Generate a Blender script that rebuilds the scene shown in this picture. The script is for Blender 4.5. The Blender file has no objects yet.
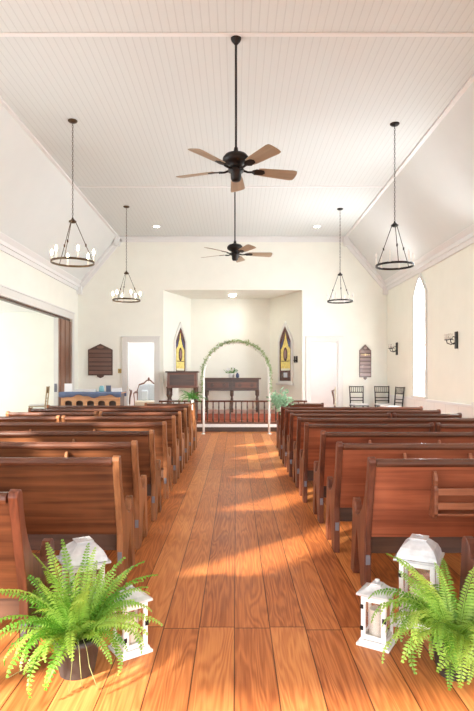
import bpy, bmesh, math, random
from mathutils import Vector, Matrix
random.seed(7)
C = bpy.context.scene.collection
PI = math.pi
def R(a): return math.radians(a)

# ------------------------------------------------------------------ materials
def new_mat(name):
    m = bpy.data.materials.new(name); m.use_nodes = True
    nt = m.node_tree; b = nt.nodes['Principled BSDF']
    return m, nt, b
def plain(name, col, rough=.5, metal=0, emis=None, es=0, noise=0, coat=0, nscale=12):
    m, nt, b = new_mat(name)
    b.inputs['Base Color'].default_value = (*col, 1)
    b.inputs['Roughness'].default_value = rough
    b.inputs['Metallic'].default_value = metal
    b.inputs['Coat Weight'].default_value = coat
    if emis: 
        b.inputs['Emission Color'].default_value = (*emis, 1); b.inputs['Emission Strength'].default_value = es
    if noise:
        tc = nt.nodes.new('ShaderNodeTexCoord'); n = nt.nodes.new('ShaderNodeTexNoise')
        n.inputs['Scale'].default_value = nscale; n.inputs['Detail'].default_value = 4
        nt.links.new(tc.outputs['Object'], n.inputs['Vector'])
        r = nt.nodes.new('ShaderNodeValToRGB')
        r.color_ramp.elements[0].position = .3; r.color_ramp.elements[1].position = .7
        r.color_ramp.elements[0].color = (*[c*(1-noise) for c in col], 1)
        r.color_ramp.elements[1].color = (*[min(1, c*(1+noise)) for c in col], 1)
        nt.links.new(n.outputs['Fac'], r.inputs['Fac']); nt.links.new(r.outputs['Color'], b.inputs['Base Color'])
        bp = nt.nodes.new('ShaderNodeBump'); bp.inputs['Strength'].default_value = .08
        nt.links.new(n.outputs['Fac'], bp.inputs['Height']); nt.links.new(bp.outputs['Normal'], b.inputs['Normal'])
    return m
def wood(name, dark, light, axis='x', rough=.33, scale=1.0, coat=.3, rnd=.18, spec=.5):
    """long-grained wood; the grain runs along the given object axis"""
    m, nt, b = new_mat(name)
    N = nt.nodes.new; L = nt.links.new
    tc = N('ShaderNodeTexCoord'); mp = N('ShaderNodeMapping'); oi = N('ShaderNodeObjectInfo')
    s = {'x': (.9, 22, 22), 'y': (22, .9, 22), 'z': (22, 22, .9)}[axis]
    mp.inputs['Scale'].default_value = [v*scale for v in s]
    add = N('ShaderNodeVectorMath'); add.operation = 'ADD'
    mul = N('ShaderNodeMath'); mul.operation = 'MULTIPLY'; mul.inputs[1].default_value = 37
    L(oi.outputs['Random'], mul.inputs[0])
    L(tc.outputs['Object'], add.inputs[0]); L(mul.outputs[0], add.inputs[1]); L(add.outputs[0], mp.inputs['Vector'])
    n1 = N('ShaderNodeTexNoise'); n1.inputs['Scale'].default_value = 1.0; n1.inputs['Detail'].default_value = 7; n1.inputs['Distortion'].default_value = .6
    n2 = N('ShaderNodeTexNoise'); n2.inputs['Scale'].default_value = 2.2; n2.inputs['Detail'].default_value = 3
    L(mp.outputs[0], n1.inputs['Vector']); L(add.outputs[0], n2.inputs['Vector'])
    mx = N('ShaderNodeMath'); mx.operation = 'MULTIPLY_ADD'; mx.inputs[1].default_value = .62
    h = N('ShaderNodeMath'); h.operation = 'MULTIPLY'; h.inputs[1].default_value = .38
    L(n2.outputs['Fac'], h.inputs[0]); L(n1.outputs['Fac'], mx.inputs[0]); L(h.outputs[0], mx.inputs[2])
    r = N('ShaderNodeValToRGB')
    r.color_ramp.elements[0].position = .32; r.color_ramp.elements[1].position = .68
    r.color_ramp.elements[0].color = (*dark, 1); r.color_ramp.elements[1].color = (*light, 1)
    L(mx.outputs[0], r.inputs['Fac'])
    hsv = N('ShaderNodeHueSaturation'); mr = N('ShaderNodeMapRange')
    mr.inputs['To Min'].default_value = 1-rnd; mr.inputs['To Max'].default_value = 1+rnd
    L(oi.outputs['Random'], mr.inputs['Value']); L(mr.outputs[0], hsv.inputs['Value']); L(r.outputs['Color'], hsv.inputs['Color'])
    L(hsv.outputs[0], b.inputs['Base Color'])
    b.inputs['Roughness'].default_value = rough; b.inputs['Coat Weight'].default_value = coat; b.inputs['Coat Roughness'].default_value = .25
    b.inputs['Specular IOR Level'].default_value = spec
    bp = N('ShaderNodeBump'); bp.inputs['Strength'].default_value = .06
    L(n1.outputs['Fac'], bp.inputs['Height']); L(bp.outputs['Normal'], b.inputs['Normal'])
    return m
def glass(name, tint=(1, 1, 1), mix=.1):
    m = bpy.data.materials.new(name); m.use_nodes = True; nt = m.node_tree; nt.nodes.clear()
    o = nt.nodes.new('ShaderNodeOutputMaterial'); x = nt.nodes.new('ShaderNodeMixShader')
    t = nt.nodes.new('ShaderNodeBsdfTransparent'); g = nt.nodes.new('ShaderNodeBsdfGlossy')
    t.inputs[0].default_value = (*tint, 1); g.inputs['Roughness'].default_value = .05
    x.inputs[0].default_value = mix
    nt.links.new(t.outputs[0], x.inputs[1]); nt.links.new(g.outputs[0], x.inputs[2]); nt.links.new(x.outputs[0], o.inputs[0])
    return m
def leafmat(name, c1, c2, trans=.35, rough=.45):
    m, nt, b = new_mat(name)
    N = nt.nodes.new; L = nt.links.new
    tc = N('ShaderNodeTexCoord'); n = N('ShaderNodeTexNoise'); n.inputs['Scale'].default_value = 9
    oi = N('ShaderNodeObjectInfo')
    L(tc.outputs['Object'], n.inputs['Vector'])
    ad = N('ShaderNodeMath'); ad.operation = 'MULTIPLY_ADD'; ad.inputs[1].default_value = .5; 
    L(oi.outputs['Random'], ad.inputs[0])
    hh = N('ShaderNodeMath'); hh.operation = 'MULTIPLY'; hh.inputs[1].default_value = .5
    L(n.outputs['Fac'], hh.inputs[0]); L(hh.outputs[0], ad.inputs[2])
    r = N('ShaderNodeValToRGB'); r.color_ramp.elements[0].position = .2; r.color_ramp.elements[1].position = .8
    r.color_ramp.elements[0].color = (*c1, 1); r.color_ramp.elements[1].color = (*c2, 1)
    L(ad.outputs[0], r.inputs['Fac']); L(r.outputs['Color'], b.inputs['Base Color'])
    b.inputs['Roughness'].default_value = rough
    tr = N('ShaderNodeBsdfTranslucent'); L(r.outputs['Color'], tr.inputs['Color'])
    mx = N('ShaderNodeMixShader'); mx.inputs[0].default_value = trans
    L(b.outputs[0], mx.inputs[1]); L(tr.outputs[0], mx.inputs[2]); L(mx.outputs[0], nt.nodes['Material Output'].inputs[0])
    return m
def floor_mat():
    m, nt, b = new_mat('pine_floorboards')
    N = nt.nodes.new; L = nt.links.new
    def math_(op, a, bb=None, c=None):
        n = N('ShaderNodeMath'); n.operation = op
        for i, v in enumerate((a, bb, c)):
            if v is None: continue
            if isinstance(v, (int, float)): n.inputs[i].default_value = v
            else: L(v, n.inputs[i])
        return n.outputs[0]
    tc = N('ShaderNodeTexCoord'); sp = N('ShaderNodeSeparateXYZ'); L(tc.outputs['Object'], sp.inputs[0])
    X, Y = sp.outputs['X'], sp.outputs['Y']
    xs = math_('DIVIDE', math_('ADD', X, 20.008), .2)
    pid = math_('FLOOR', xs); fx = math_('FRACT', xs)
    wn = N('ShaderNodeTexWhiteNoise'); wn.noise_dimensions = '1D'; L(pid, wn.inputs['W'])
    off = math_('MULTIPLY', math_('SUBTRACT', wn.outputs['Value'], .5), .05)
    ys = math_('DIVIDE', math_('SUBTRACT', math_('ADD', Y, off), 3.1-5.2*4), 5.2)
    yid = math_('FLOOR', ys); fy = math_('FRACT', ys)
    wn2 = N('ShaderNodeTexWhiteNoise'); wn2.noise_dimensions = '2D'
    cb = N('ShaderNodeCombineXYZ'); L(pid, cb.inputs[0]); L(yid, cb.inputs[1]); L(cb.outputs[0], wn2.inputs['Vector'])
    rv = wn2.outputs['Value']
    # grain
    gv = N('ShaderNodeCombineXYZ'); L(math_('MULTIPLY', X, 9.0), gv.inputs[0]); L(math_('MULTIPLY', Y, .75), gv.inputs[1]); L(math_('MULTIPLY', rv, 60), gv.inputs[2])
    n1 = N('ShaderNodeTexNoise'); n1.inputs['Scale'].default_value = 1; n1.inputs['Detail'].default_value = 2; n1.inputs['Distortion'].default_value = .4
    L(gv.outputs[0], n1.inputs['Vector'])
    rings = math_('SINE', math_('ADD', math_('MULTIPLY', n1.outputs['Fac'], 70), math_('MULTIPLY', X, 95)))
    gv2 = N('ShaderNodeCombineXYZ'); L(math_('MULTIPLY', X, 120), gv2.inputs[0]); L(math_('MULTIPLY', Y, 3.0), gv2.inputs[1]); L(math_('MULTIPLY', rv, 30), gv2.inputs[2])
    n2 = N('ShaderNodeTexNoise'); n2.inputs['Scale'].default_value = 1; n2.inputs['Detail'].default_value = 3; L(gv2.outputs[0], n2.inputs['Vector'])
    n3 = N('ShaderNodeTexNoise'); n3.inputs['Scale'].default_value = .9; n3.inputs['Detail'].default_value = 3; L(tc.outputs['Object'], n3.inputs['Vector'])
    g = math_('ADD', math_('MULTIPLY', rings, .09), math_('MULTIPLY', n2.outputs['Fac'], .45))
    g = math_('ADD', g, math_('MULTIPLY', rv, .34))
    g = math_('ADD', g, math_('MULTIPLY', n3.outputs['Fac'], .25))
    r = N('ShaderNodeValToRGB'); cr = r.color_ramp
    cr.elements[0].position = .22; cr.elements[0].color = (.26, .066, .020, 1)
    cr.elements[1].position = .95; cr.elements[1].color = (.80, .36, .12, 1)
    e = cr.elements.new(.56); e.color = (.56, .19, .056, 1)
    L(g, r.inputs['Fac'])
    seam = math_('MAXIMUM', math_('LESS_THAN', math_('MINIMUM', fx, math_('SUBTRACT', 1, fx)), .016),
                 math_('LESS_THAN', math_('MINIMUM', fy, math_('SUBTRACT', 1, fy)), .0008))
    mx = N('ShaderNodeMix'); mx.data_type = 'RGBA'
    L(math_('MULTIPLY', seam, .8), mx.inputs['Factor']); L(r.outputs['Color'], mx.inputs['A']); mx.inputs['B'].default_value = (.05, .014, .006, 1)
    L(mx.outputs['Result'], b.inputs['Base Color'])
    rr = N('ShaderNodeMapRange'); rr.inputs['To Min'].default_value = .30; rr.inputs['To Max'].default_value = .36; L(n3.outputs['Fac'], rr.inputs['Value'])
    L(rr.outputs[0], b.inputs['Roughness'])
    b.inputs['Coat Weight'].default_value = 0; b.inputs['Specular IOR Level'].default_value = .12
    bp = N('ShaderNodeBump'); bp.inputs['Strength'].default_value = .12; bp.inputs['Distance'].default_value = .003
    L(math_('SUBTRACT', math_('MULTIPLY', n2.outputs['Fac'], .25), seam), bp.inputs['Height']); L(bp.outputs['Normal'], b.inputs['Normal'])
    return m
def board_mat(name, col, pitch, axis=0, dark=.82, width=.07, rough=.5, off=0.0):
    m, nt, b = new_mat(name)
    N = nt.nodes.new; L = nt.links.new
    tc = N('ShaderNodeTexCoord'); sp = N('ShaderNodeSeparateXYZ'); L(tc.outputs['Object'], sp.inputs[0])
    def math_(op, a, bb):
        n = N('ShaderNodeMath'); n.operation = op
        for i, v in enumerate((a, bb)):
            if isinstance(v, (int, float)): n.inputs[i].default_value = v
            else: L(v, n.inputs[i])
        return n.outputs[0]
    f = math_('FRACT', math_('DIVIDE', math_('ADD', sp.outputs[axis], 50+off), pitch), 0)
    d = math_('MINIMUM', f, math_('SUBTRACT', 1, f))
    s = math_('LESS_THAN', d, width)
    mx = N('ShaderNodeMix'); mx.data_type = 'RGBA'
    L(s, mx.inputs['Factor']); mx.inputs['A'].default_value = (*col, 1); mx.inputs['B'].default_value = (*[c*dark for c in col], 1)
    L(mx.outputs['Result'], b.inputs['Base Color']); b.inputs['Roughness'].default_value = rough
    bp = N('ShaderNodeBump'); bp.inputs['Strength'].default_value = .4; bp.inputs['Distance'].default_value = .004
    mr = N('ShaderNodeMapRange'); mr.inputs['From Max'].default_value = width*1.4; L(d, mr.inputs['Value'])
    L(mr.outputs[0], bp.inputs['Height']); L(bp.outputs['Normal'], b.inputs['Normal'])
    return m

M = {}
M['floor'] = floor_mat()
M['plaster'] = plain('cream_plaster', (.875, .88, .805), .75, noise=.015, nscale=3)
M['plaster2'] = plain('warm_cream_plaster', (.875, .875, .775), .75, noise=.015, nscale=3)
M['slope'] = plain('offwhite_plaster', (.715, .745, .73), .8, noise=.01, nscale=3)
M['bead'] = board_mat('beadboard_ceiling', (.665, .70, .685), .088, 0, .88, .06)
M['trim'] = plain('painted_trim', (.80, .80, .79), .45)
M['casing'] = plain('painted_casing', (.74, .74, .71), .45)
M['white'] = plain('white_paint', (.86, .86, .85), .5, noise=.01)
M['wains'] = board_mat('wainscot_paint', (.85, .84, .81), .62, 1, .88, .02)
M['pew_brown'] = wood('pew_walnut_stain', (.052, .017, .008), (.255, .095, .039), 'x', .38, coat=.08, spec=.3)
M['pew_red'] = wood('pew_cherry_stain', (.11, .027, .014), (.42, .13, .060), 'x', .36, coat=.1, spec=.35)
M['pew_end'] = wood('pew_end_stain', (.11, .038, .015), (.42, .185, .080), 'z', .38, coat=.08, spec=.3)
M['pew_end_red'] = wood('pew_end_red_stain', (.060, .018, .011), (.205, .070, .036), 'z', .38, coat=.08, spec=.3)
M['rail'] = wood('pew_rail_stain', (.05, .016, .009), (.15, .054, .028), 'x', .25, coat=.35, spec=.5)
M['rack'] = wood('hymnal_rack_wood', (.16, .05, .024), (.46, .18, .09), 'x', .36)
M['dark_wood'] = wood('dark_walnut', (.035, .016, .010), (.12, .058, .034), 'x', .35)
M['mid_wood'] = wood('red_brown_wood', (.10, .034, .019), (.22, .085, .048), 'x', .4)
M['oak'] = wood('honey_oak', (.36, .17, .07), (.60, .34, .17), 'x', .4)
M['blade'] = wood('fan_blade_wood', (.29, .22, .145), (.45, .355, .25), 'x', .5, coat=0, rnd=.1)
M['chancel_floor'] = wood('chancel_boards', (.36, .08, .035), (.60, .18, .09), 'x', .3)
M['black'] = plain('black_iron', (.018, .016, .015), .45, .6)
M['bronze'] = plain('aged_bronze', (.09, .06, .035), .4, .7)
M['greymetal'] = plain('grey_metal_plate', (.20, .20, .235), .4, .3)
M['lantern'] = plain('lantern_white_paint', (.88, .88, .87), .45, noise=.02, nscale=25)
M['lantern_roof'] = plain('whitewashed_metal', (.58, .60, .62), .4, .1, noise=.2, nscale=18)
M['glass'] = glass('clear_glass')
M['candle'] = plain('ivory_wax', (.88, .83, .72), .5)
M['sleeve'] = plain('candle_sleeve', (.88, .85, .78), .5)
M['bulb'] = plain('lit_bulb', (1, .9, .7), .3, emis=(1, .80, .50), es=30)
M['bulb_off'] = plain('unlit_bulb', (.88, .86, .82), .15)
M['can'] = plain('recessed_lamp', (1, 1, 1), .3, emis=(1, .95, .88), es=12)
M['fern'] = leafmat('fern_green', (.10, .31, .022), (.52, .76, .15), .4)
M['fern2'] = leafmat('dark_fern_green', (.05, .19, .03), (.20, .42, .09), .3)
M['euca'] = leafmat('pale_green_leaves', (.14, .34, .16), (.45, .66, .46), .3)
M['garland'] = leafmat('garland_green', (.14, .23, .08), (.46, .58, .30), .3)
M['runner'] = plain('fern_runner', (.30, .32, .13), .6)
M['pot'] = plain('dark_pot', (.045, .038, .036), .55, noise=.25, nscale=10)
M['soil'] = plain('potting_soil', (.03, .02, .013), .9, noise=.4, nscale=60)
M['arch'] = plain('arch_white_enamel', (.85, .84, .80), .35)
M['cushion'] = plain('white_cushion', (.85, .84, .82), .8)
M['bluecloth'] = plain('slate_blue_cloth', (.13, .18, .30), .85, noise=.15, nscale=8)
M['paper'] = plain('white_paper', (.86, .86, .86), .7)
M['teal'] = plain('teal_glaze', (.20, .42, .46), .3)
M['navy'] = plain('navy_glaze', (.05, .07, .14), .3)
M['settee'] = plain('pale_blue_upholstery', (.72, .77, .82), .8, noise=.06, nscale=20)
M['cream_up'] = plain('cream_upholstery', (.82, .76, .62), .8)
M['brass'] = plain('brass', (.45, .32, .12), .35, .8)
M['yellow'] = plain('yellow_glass', (.86, .70, .20), .15, noise=.18, nscale=14)
M['maroon'] = plain('maroon_glass', (.085, .022, .018), .2, noise=.3, nscale=20)
M['indigo'] = plain('indigo_glass', (.05, .05, .14), .2)
M['paleglass'] = plain('pale_blue_glass', (.68, .76, .84), .2)
M['cream_glass'] = plain('cream_glass', (.86, .82, .62), .2)
M['rose'] = plain('mauve_glass', (.30, .17, .16), .2)
M['plaque'] = wood('memorial_walnut', (.055, .024, .016), (.115, .052, .034), 'x', .45)
M['slat'] = wood('memorial_slats', (.13, .06, .042), (.21, .105, .075), 'x', .45)
M['slat2'] = wood('memorial_slats_pinkish', (.22, .13, .115), (.33, .21, .19), 'x', .4)
M['gold'] = plain('gold_lettering', (.75, .55, .30), .4, .3)
M['fold'] = wood('folding_door_wood', (.15, .062, .033), (.28, .13, .075), 'z', .4)
M['ribbon'] = plain('white_ribbon', (.85, .85, .83), .6)

# ------------------------------------------------------------------ mesh builder
class MB:
    def __init__(s): s.v = []; s.f = []; s.mi = []; s.cur = 0; s.sm = []
    def add(s, vs, fs, smooth=False):
        k = len(s.v); s.v += [tuple(v) for v in vs]
        for f in fs: s.f.append([i+k for i in f]); s.mi.append(s.cur); s.sm.append(smooth)
        return s
    def box(s, x0, x1, y0, y1, z0, z1, mat=None):
        vs = [(x, y, z) for x in (x0, x1) for y in (y0, y1) for z in (z0, z1)]
        if mat: vs = [mat @ Vector(v) for v in vs]
        return s.add(vs, [(0,1,3,2), (4,6,7,5), (0,4,5,1), (2,3,7,6), (0,2,6,4), (1,5,7,3)])
    def prism(s, poly, a, b, fn):
        """poly: 2-D outline; fn(p, q, d) -> 3-D; extruded between depths a and b"""
        n = len(poly)
        vs = [fn(p, q, a) for p, q in poly] + [fn(p, q, b) for p, q in poly]
        fs = [list(range(n))[::-1], list(range(n, 2*n))]
        fs += [(i, (i+1) % n, n+(i+1) % n, n+i) for i in range(n)]
        return s.add(vs, fs)
    def tube(s, pts, r, seg=8, closed=False, caps=True):
        pts = [Vector(p) for p in pts]; n = len(pts)
        rs = r if isinstance(r, (list, tuple)) else [r]*n
        vs = []; up = None
        for i, p in enumerate(pts):
            if closed: t = pts[(i+1) % n]-pts[i-1]
            else: t = pts[min(i+1, n-1)]-pts[max(i-1, 0)]
            t.normalize()
            if up is None:
                up = Vector((0, 0, 1)) if abs(t.z) < .9 else Vector((0, 1, 0))
            a = t.cross(up)
            if a.length < 1e-4: a = t.cross(Vector((1, .1, 0)))
            a.normalize(); bb = a.cross(t).normalized(); up = bb
            for k in range(seg):
                w = 2*PI*k/seg
                vs.append(p + (a*math.cos(w)+bb*math.sin(w))*rs[i])
        fs = []
        for i in range(n if closed else n-1):
            j = (i+1) % n
            for k in range(seg):
                l = (k+1) % seg
                fs.append((i*seg+k, i*seg+l, j*seg+l, j*seg+k))
        if caps and not closed:
            fs.append(list(range(seg))[::-1]); fs.append(list(range((n-1)*seg, n*seg)))
        return s.add(vs, fs, True)
    def lathe(s, prof, c=(0, 0, 0), seg=20):
        """prof: (r, z) list"""
        vs = []; fs = []; n = len(prof)
        for r, z in prof:
            for k in range(seg):
                w = 2*PI*k/seg; vs.append((c[0]+r*math.cos(w), c[1]+r*math.sin(w), c[2]+z))
        for i in range(n-1):
            for k in range(seg):
                l = (k+1) % seg
                fs.append((i*seg+k, i*seg+l, (i+1)*seg+l, (i+1)*seg+k))
        fs.append(list(range(seg))[::-1]); fs.append(list(range((n-1)*seg, n*seg)))
        return s.add(vs, fs, True)
    def build(s, name, mats, parent=None, bevel=0, bseg=2):
        me = bpy.data.meshes.new(name); me.from_pydata(s.v, [], s.f); me.update()
        if not isinstance(mats, (list, tuple)): mats = [mats]
        for m in mats: me.materials.append(m)
        for p, i, q in zip(me.polygons, s.mi, s.sm): p.material_index = i; p.use_smooth = q
        bm = bmesh.new(); bm.from_mesh(me); bmesh.ops.recalc_face_normals(bm, faces=bm.faces); bm.to_mesh(me); bm.free()
        o = bpy.data.objects.new(name, me); C.objects.link(o)
        if parent: o.parent = parent
        if bevel:
            md = o.modifiers.new('bevel', 'BEVEL'); md.width = bevel; md.segments = bseg; md.limit_method = 'ANGLE'; md.angle_limit = R(40)
        return o
YZ = lambda p, q, d: (d, p, q)      # outline in the Y-Z plane, depth along X
XZ = lambda p, q, d: (p, d, q)      # outline in the X-Z plane, depth along Y
XY = lambda p, q, d: (p, q, d)
def tag(o, label, cat, group=None, kind=None):
    o['label'] = label; o['category'] = cat
    if group: o['group'] = group
    if kind: o['kind'] = kind
    return o
def thing(name, label, cat, loc=(0, 0, 0), rz=0, group=None):
    o = bpy.data.objects.new(name, None); C.objects.link(o)
    o.location = loc; o.rotation_euler = (0, 0, rz); o.empty_display_size = .05
    return tag(o, label, cat, group)
def struct(name, mb, mat, label=None, bevel=0, parent=None):
    o = mb.build(name, mat, parent, bevel)
    if not parent:
        o['kind'] = 'structure'; o['label'] = label or name.replace('_', ' ') ; o['category'] = name.split('_')[0]
    return o
def copy_tree(o, parent=None):
    c = o.copy(); C.objects.link(c)
    if parent: c.parent = parent
    for ch in list(o.children): copy_tree(ch, c)
    return c

# ------------------------------------------------------------------ room
XL, XR, YB, YR = -4.31, 4.12, 15.0, -1.6
ZC, ZE = 5.2, 3.88; CL, CR = -3.22, 3.0
PZ, PY = .19, 13.86
CZ, CX0, CX1 = .38, -1.97, 1.80
# floor and platform
struct('floor', MB().box(-4.46, 4.27, -1.6, 13.9, -.1, 0), M['floor'], 'wide orange pine floorboards running towards the altar')
mb = MB().box(-4.46, 4.27, PY+.03, 15.0, -.1, PZ)
mb.cur = 1; mb.box(-4.30, 4.11, PY, PY+.03, PZ-.075, PZ+.002); mb.cur = 2; mb.box(-4.30, 4.11, PY+.012, PY+.03, 0, PZ-.075)
mb.cur = 0; mb.box(2.5, XR-.025, 13.0, PY, 0, PZ); mb.box(-4.6, CX0, 15.0, 19, -.1, PZ); mb.box(CX0, CX1, 15.0, 17, -.1, CZ); mb.box(CX1, 4.6, 15.0, 19, -.1, PZ); mb.box(CX0, CX1, 14.96, 15.0, CZ-.03, CZ)
struct('floor', mb, [M['chancel_floor'], M['white'], M['dark_wood']], 'raised reddish altar platform with white front edge')
# ceiling: flat beadboard + plaster slopes
mb = MB()
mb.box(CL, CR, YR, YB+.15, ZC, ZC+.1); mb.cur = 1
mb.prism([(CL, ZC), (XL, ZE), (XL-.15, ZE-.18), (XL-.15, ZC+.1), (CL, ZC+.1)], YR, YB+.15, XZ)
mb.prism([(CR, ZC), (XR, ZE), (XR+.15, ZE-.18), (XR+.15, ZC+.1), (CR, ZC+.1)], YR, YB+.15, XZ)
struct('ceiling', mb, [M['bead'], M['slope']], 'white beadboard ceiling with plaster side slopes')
# ceiling battens
mb = MB()
for y in (1.2, 6.08, 11.0): mb.box(CL, CR, y-.03, y+.03, ZC-.014, ZC)
for x in (CL, CR): mb.box(x-.04, x+.04, YR, YB, ZC-.03, ZC+.01)
struct('trim_1', mb, M['trim'], 'thin battens across the beadboard ceiling', .004)
# crown mouldings
def moulding(a, b, n, w, mbx):
    """board of section w x .05 along a-b, laid flat against direction n"""
    a, b, n = Vector(a), Vector(b), Vector(n).normalized()
    t = (b-a).normalized(); u = n.cross(t)
    for (p0, p1, h) in ((0, w, .035), (0, w*.45, .065)):
        vs = []
        for e in (a, b):
            vs += [e+u*p0, e+u*p1, e+u*p1+n*h, e+u*p0+n*h]
        mbx.add(vs, [(0, 1, 2, 3), (4, 7, 6, 5), (0, 4, 5, 1), (1, 5, 6, 2), (2, 6, 7, 3), (3, 7, 4, 0)])
mb = MB()
moulding((CL, YB, ZC), (CR, YB, ZC), (0, -1, 0), -.15, mb)
moulding((CL, YB, ZC), (XL, YB, ZE), (0, -1, 0), .17, mb)
moulding((CR, YB, ZC), (XR, YB, ZE), (0, -1, 0), -.17, mb)
moulding((XL, YR, ZE), (XL, YB, ZE), (1, 0, 0), -.17, mb)
moulding((XR, YR, ZE), (XR, YB, ZE), (-1, 0, 0), .17, mb)
# matching boards on the slope side of the eaves
for sx, xe, xc in ((-1, XL, CL), (1, XR, CR)):
    d = Vector((xc-xe, 0, ZC-ZE)).normalized()
    n = Vector((-sx*(ZC-ZE), 0, -abs(xc-xe))).normalized()
    for (w, h) in ((.15, .03),):
        a = Vector((xe, YR, ZE)); b = Vector((xe, YB, ZE)); vs = []
        for e in (a, b): vs += [e, e+d*w, e+d*w+n*h, e+n*h]
        mb.add(vs, [(0, 1, 2, 3), (4, 7, 6, 5), (0, 4, 5, 1), (1, 5, 6, 2), (2, 6, 7, 3), (3, 7, 4, 0)])
for x in (CL, CR): mb.box(x-.07, x+.07, YB-.13, YB, ZC-.26, ZC-.02)
for x, sx in ((XL, 1), (XR, -1)): mb.box(min(x, x+sx*.12), max(x, x+sx*.12), YB-.12, YB, ZE-.26, ZE-.05)
struct('trim_2', mb, M['trim'], 'painted crown mouldings along the eaves and gable', .006)

def lancet(w, z0, zs, zt, n=7, cx=0.0, bulge=.06):
    """pointed-arch outline, sill z0, springing zs, tip zt"""
    pts = [(cx-w/2, z0), (cx+w/2, z0)]
    for i in range(n+1):
        t = i/n; x = cx+w/2*(1-t); z = zs+(zt-zs)*t
        k = math.sin(PI*t)*bulge
        pts.append((x+k*.8, z+k*.5))
    for i in range(1, n+1):
        t = 1-i/n; x = cx-w/2*(1-t); z = zs+(zt-zs)*t
        k = math.sin(PI*t)*bulge
        pts.append((x-k*.8, z+k*.5))
    return pts
# right wall with lancet windows
WY = [12.28, 9.0, 5.7, 2.4, -.8]; WW, WZ0, WZS, WZT = .72, .96, 3.22, 3.60
mb = MB(); T = .15
ys = YR
for y in sorted(WY):
    a, b = y-WW/2, y+WW/2
    if a > ys: mb.box(XR, XR+T, ys, a, 0, 4.0)
    a2 = max(a, YR)
    mb.box(XR, XR+T, a2, b, 0, WZ0)
    L_ = lancet(WW, WZ0, WZS, WZT, cx=y, bulge=.03)
    right = [p for p in L_[2:] if p[0] >= y-1e-6]; left = [p for p in L_[2:] if p[0] <= y+1e-6]
    mb.prism([(b, WZS-.001)] + right[0:] + [(y, 4.0), (b, 4.0)], XR, XR+T, YZ)
    if a2 == a: mb.prism(left + [(a, WZS-.001), (a, 4.0), (y, 4.0)], XR, XR+T, YZ)
    ys = b
mb.box(XR, XR+T, ys, YB+.15, 0, 4.0)
struct('wall_right', mb, M['plaster2'], 'cream plaster wall on the right with lancet windows')
for i, y in enumerate(sorted(WY, reverse=True)):
    w = MB(); o_ = lancet(WW+.16, WZ0-.02, WZS+.03, WZT+.13, cx=y, bulge=.03); i_ = lancet(WW, WZ0, WZS, WZT, cx=y, bulge=.03)
    n = len(o_); vs = []
    for d in (XR-.03, XR+.001):
        vs += [(d, p, q) for p, q in o_]+[(d, p, q) for p, q in i_]
    fs = []
    for k in range(n):
        j = (k+1) % n
        fs += [(k, j, n+j, n+k), (2*n+k, 3*n+k, 3*n+j, 2*n+j), (k, 2*n+k, 2*n+j, j), (n+k, n+j, 3*n+j, 3*n+k)]
    w.add(vs, fs); w.box(XR-.07, XR, y-WW/2-.1, y+WW/2+.1, WZ0-.05, WZ0)
    wo = struct('window_%d' % (i+1), w, M['casing'], 'tall pointed white lancet window on the right wall' if i == 0 else 'pointed lancet window of the right wall nearer the entrance')
    MB().prism(i_, XR+.09, XR+.098, YZ).build('pane', M['glass'], wo)
    s = MB(); s.box(XR+.08, XR+.11, y-.012, y+.012, WZ0, WZT-.03); s.box(XR+.08, XR+.11, y-WW/2, y+WW/2, 2.1, 2.13)
    s.build('sash_bar', M['white'], wo)
# wainscot + chair rail on the right wall
mb = MB().box(XR-.02, XR, YR, YB, .14, .86); struct('trim_3', mb, M['wains'], 'panelled wainscot along the right wall')
mb = MB().box(XR-.045, XR, YR, YB, .86, .91); mb.box(XR-.03, XR, YR, YB, 0, .14); struct('baseboard_right', mb, M['trim'], 'chair rail and skirting of the right wall', .005)
# left wall with the wide opening
OY0, OY1, OZ = 9.2, 14.4, 2.88
LWY = [6.6, 4.85, 3.1, 1.35, -.3]
mb = MB(); ys = -.72
mb.box(XL-.15, XL, YR, ys, 2.62, 4.0)
for y in sorted(LWY):
    a, b = y-WW/2, y+WW/2
    mb.box(XL-.15, XL, ys, a, 0, 4.0); mb.box(XL-.15, XL, a, b, 0, WZ0)
    L_ = lancet(WW, WZ0, WZS, WZT, cx=y, bulge=.03)
    right = [p for p in L_[2:] if p[0] >= y-1e-6]; left = [p for p in L_[2:] if p[0] <= y+1e-6]
    mb.prism([(b, WZS-.001)] + right + [(y, 4.0), (b, 4.0)], XL-.15, XL, YZ)
    mb.prism(left + [(a, WZS-.001), (a, 4.0), (y, 4.0)], XL-.15, XL, YZ)
    ys = b
mb.box(XL-.15, XL, ys, OY0, 0, 4.0)
mb.box(XL-.15, XL, OY1, YB+.15, 0, 4.0); mb.box(XL-.15, XL, OY0, OY1, OZ, 4.0)
struct('wall_left', mb, M['plaster'], 'cream plaster wall on the left with a wide opening')
mb = MB().box(XL, XL+.03, OY0-.17, OY1+.17, OZ, OZ+.17); mb.box(XL, XL+.045, OY0-.19, OY1+.19, OZ+.17, OZ+.2)
mb.box(XL, XL+.03, OY1, OY1+.17, 0, OZ); mb.box(XL, XL+.03, OY0-.17, OY0, 0, OZ)
struct('trim_4', mb, M['casing'], 'painted casing around the wide opening in the left wall', .004)
mb = MB().box(XL-.12, XL-.03, OY0, OY1, OZ-.045, OZ); struct('trim_5', mb, M['dark_wood'], 'dark sliding track under the opening header')
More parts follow.
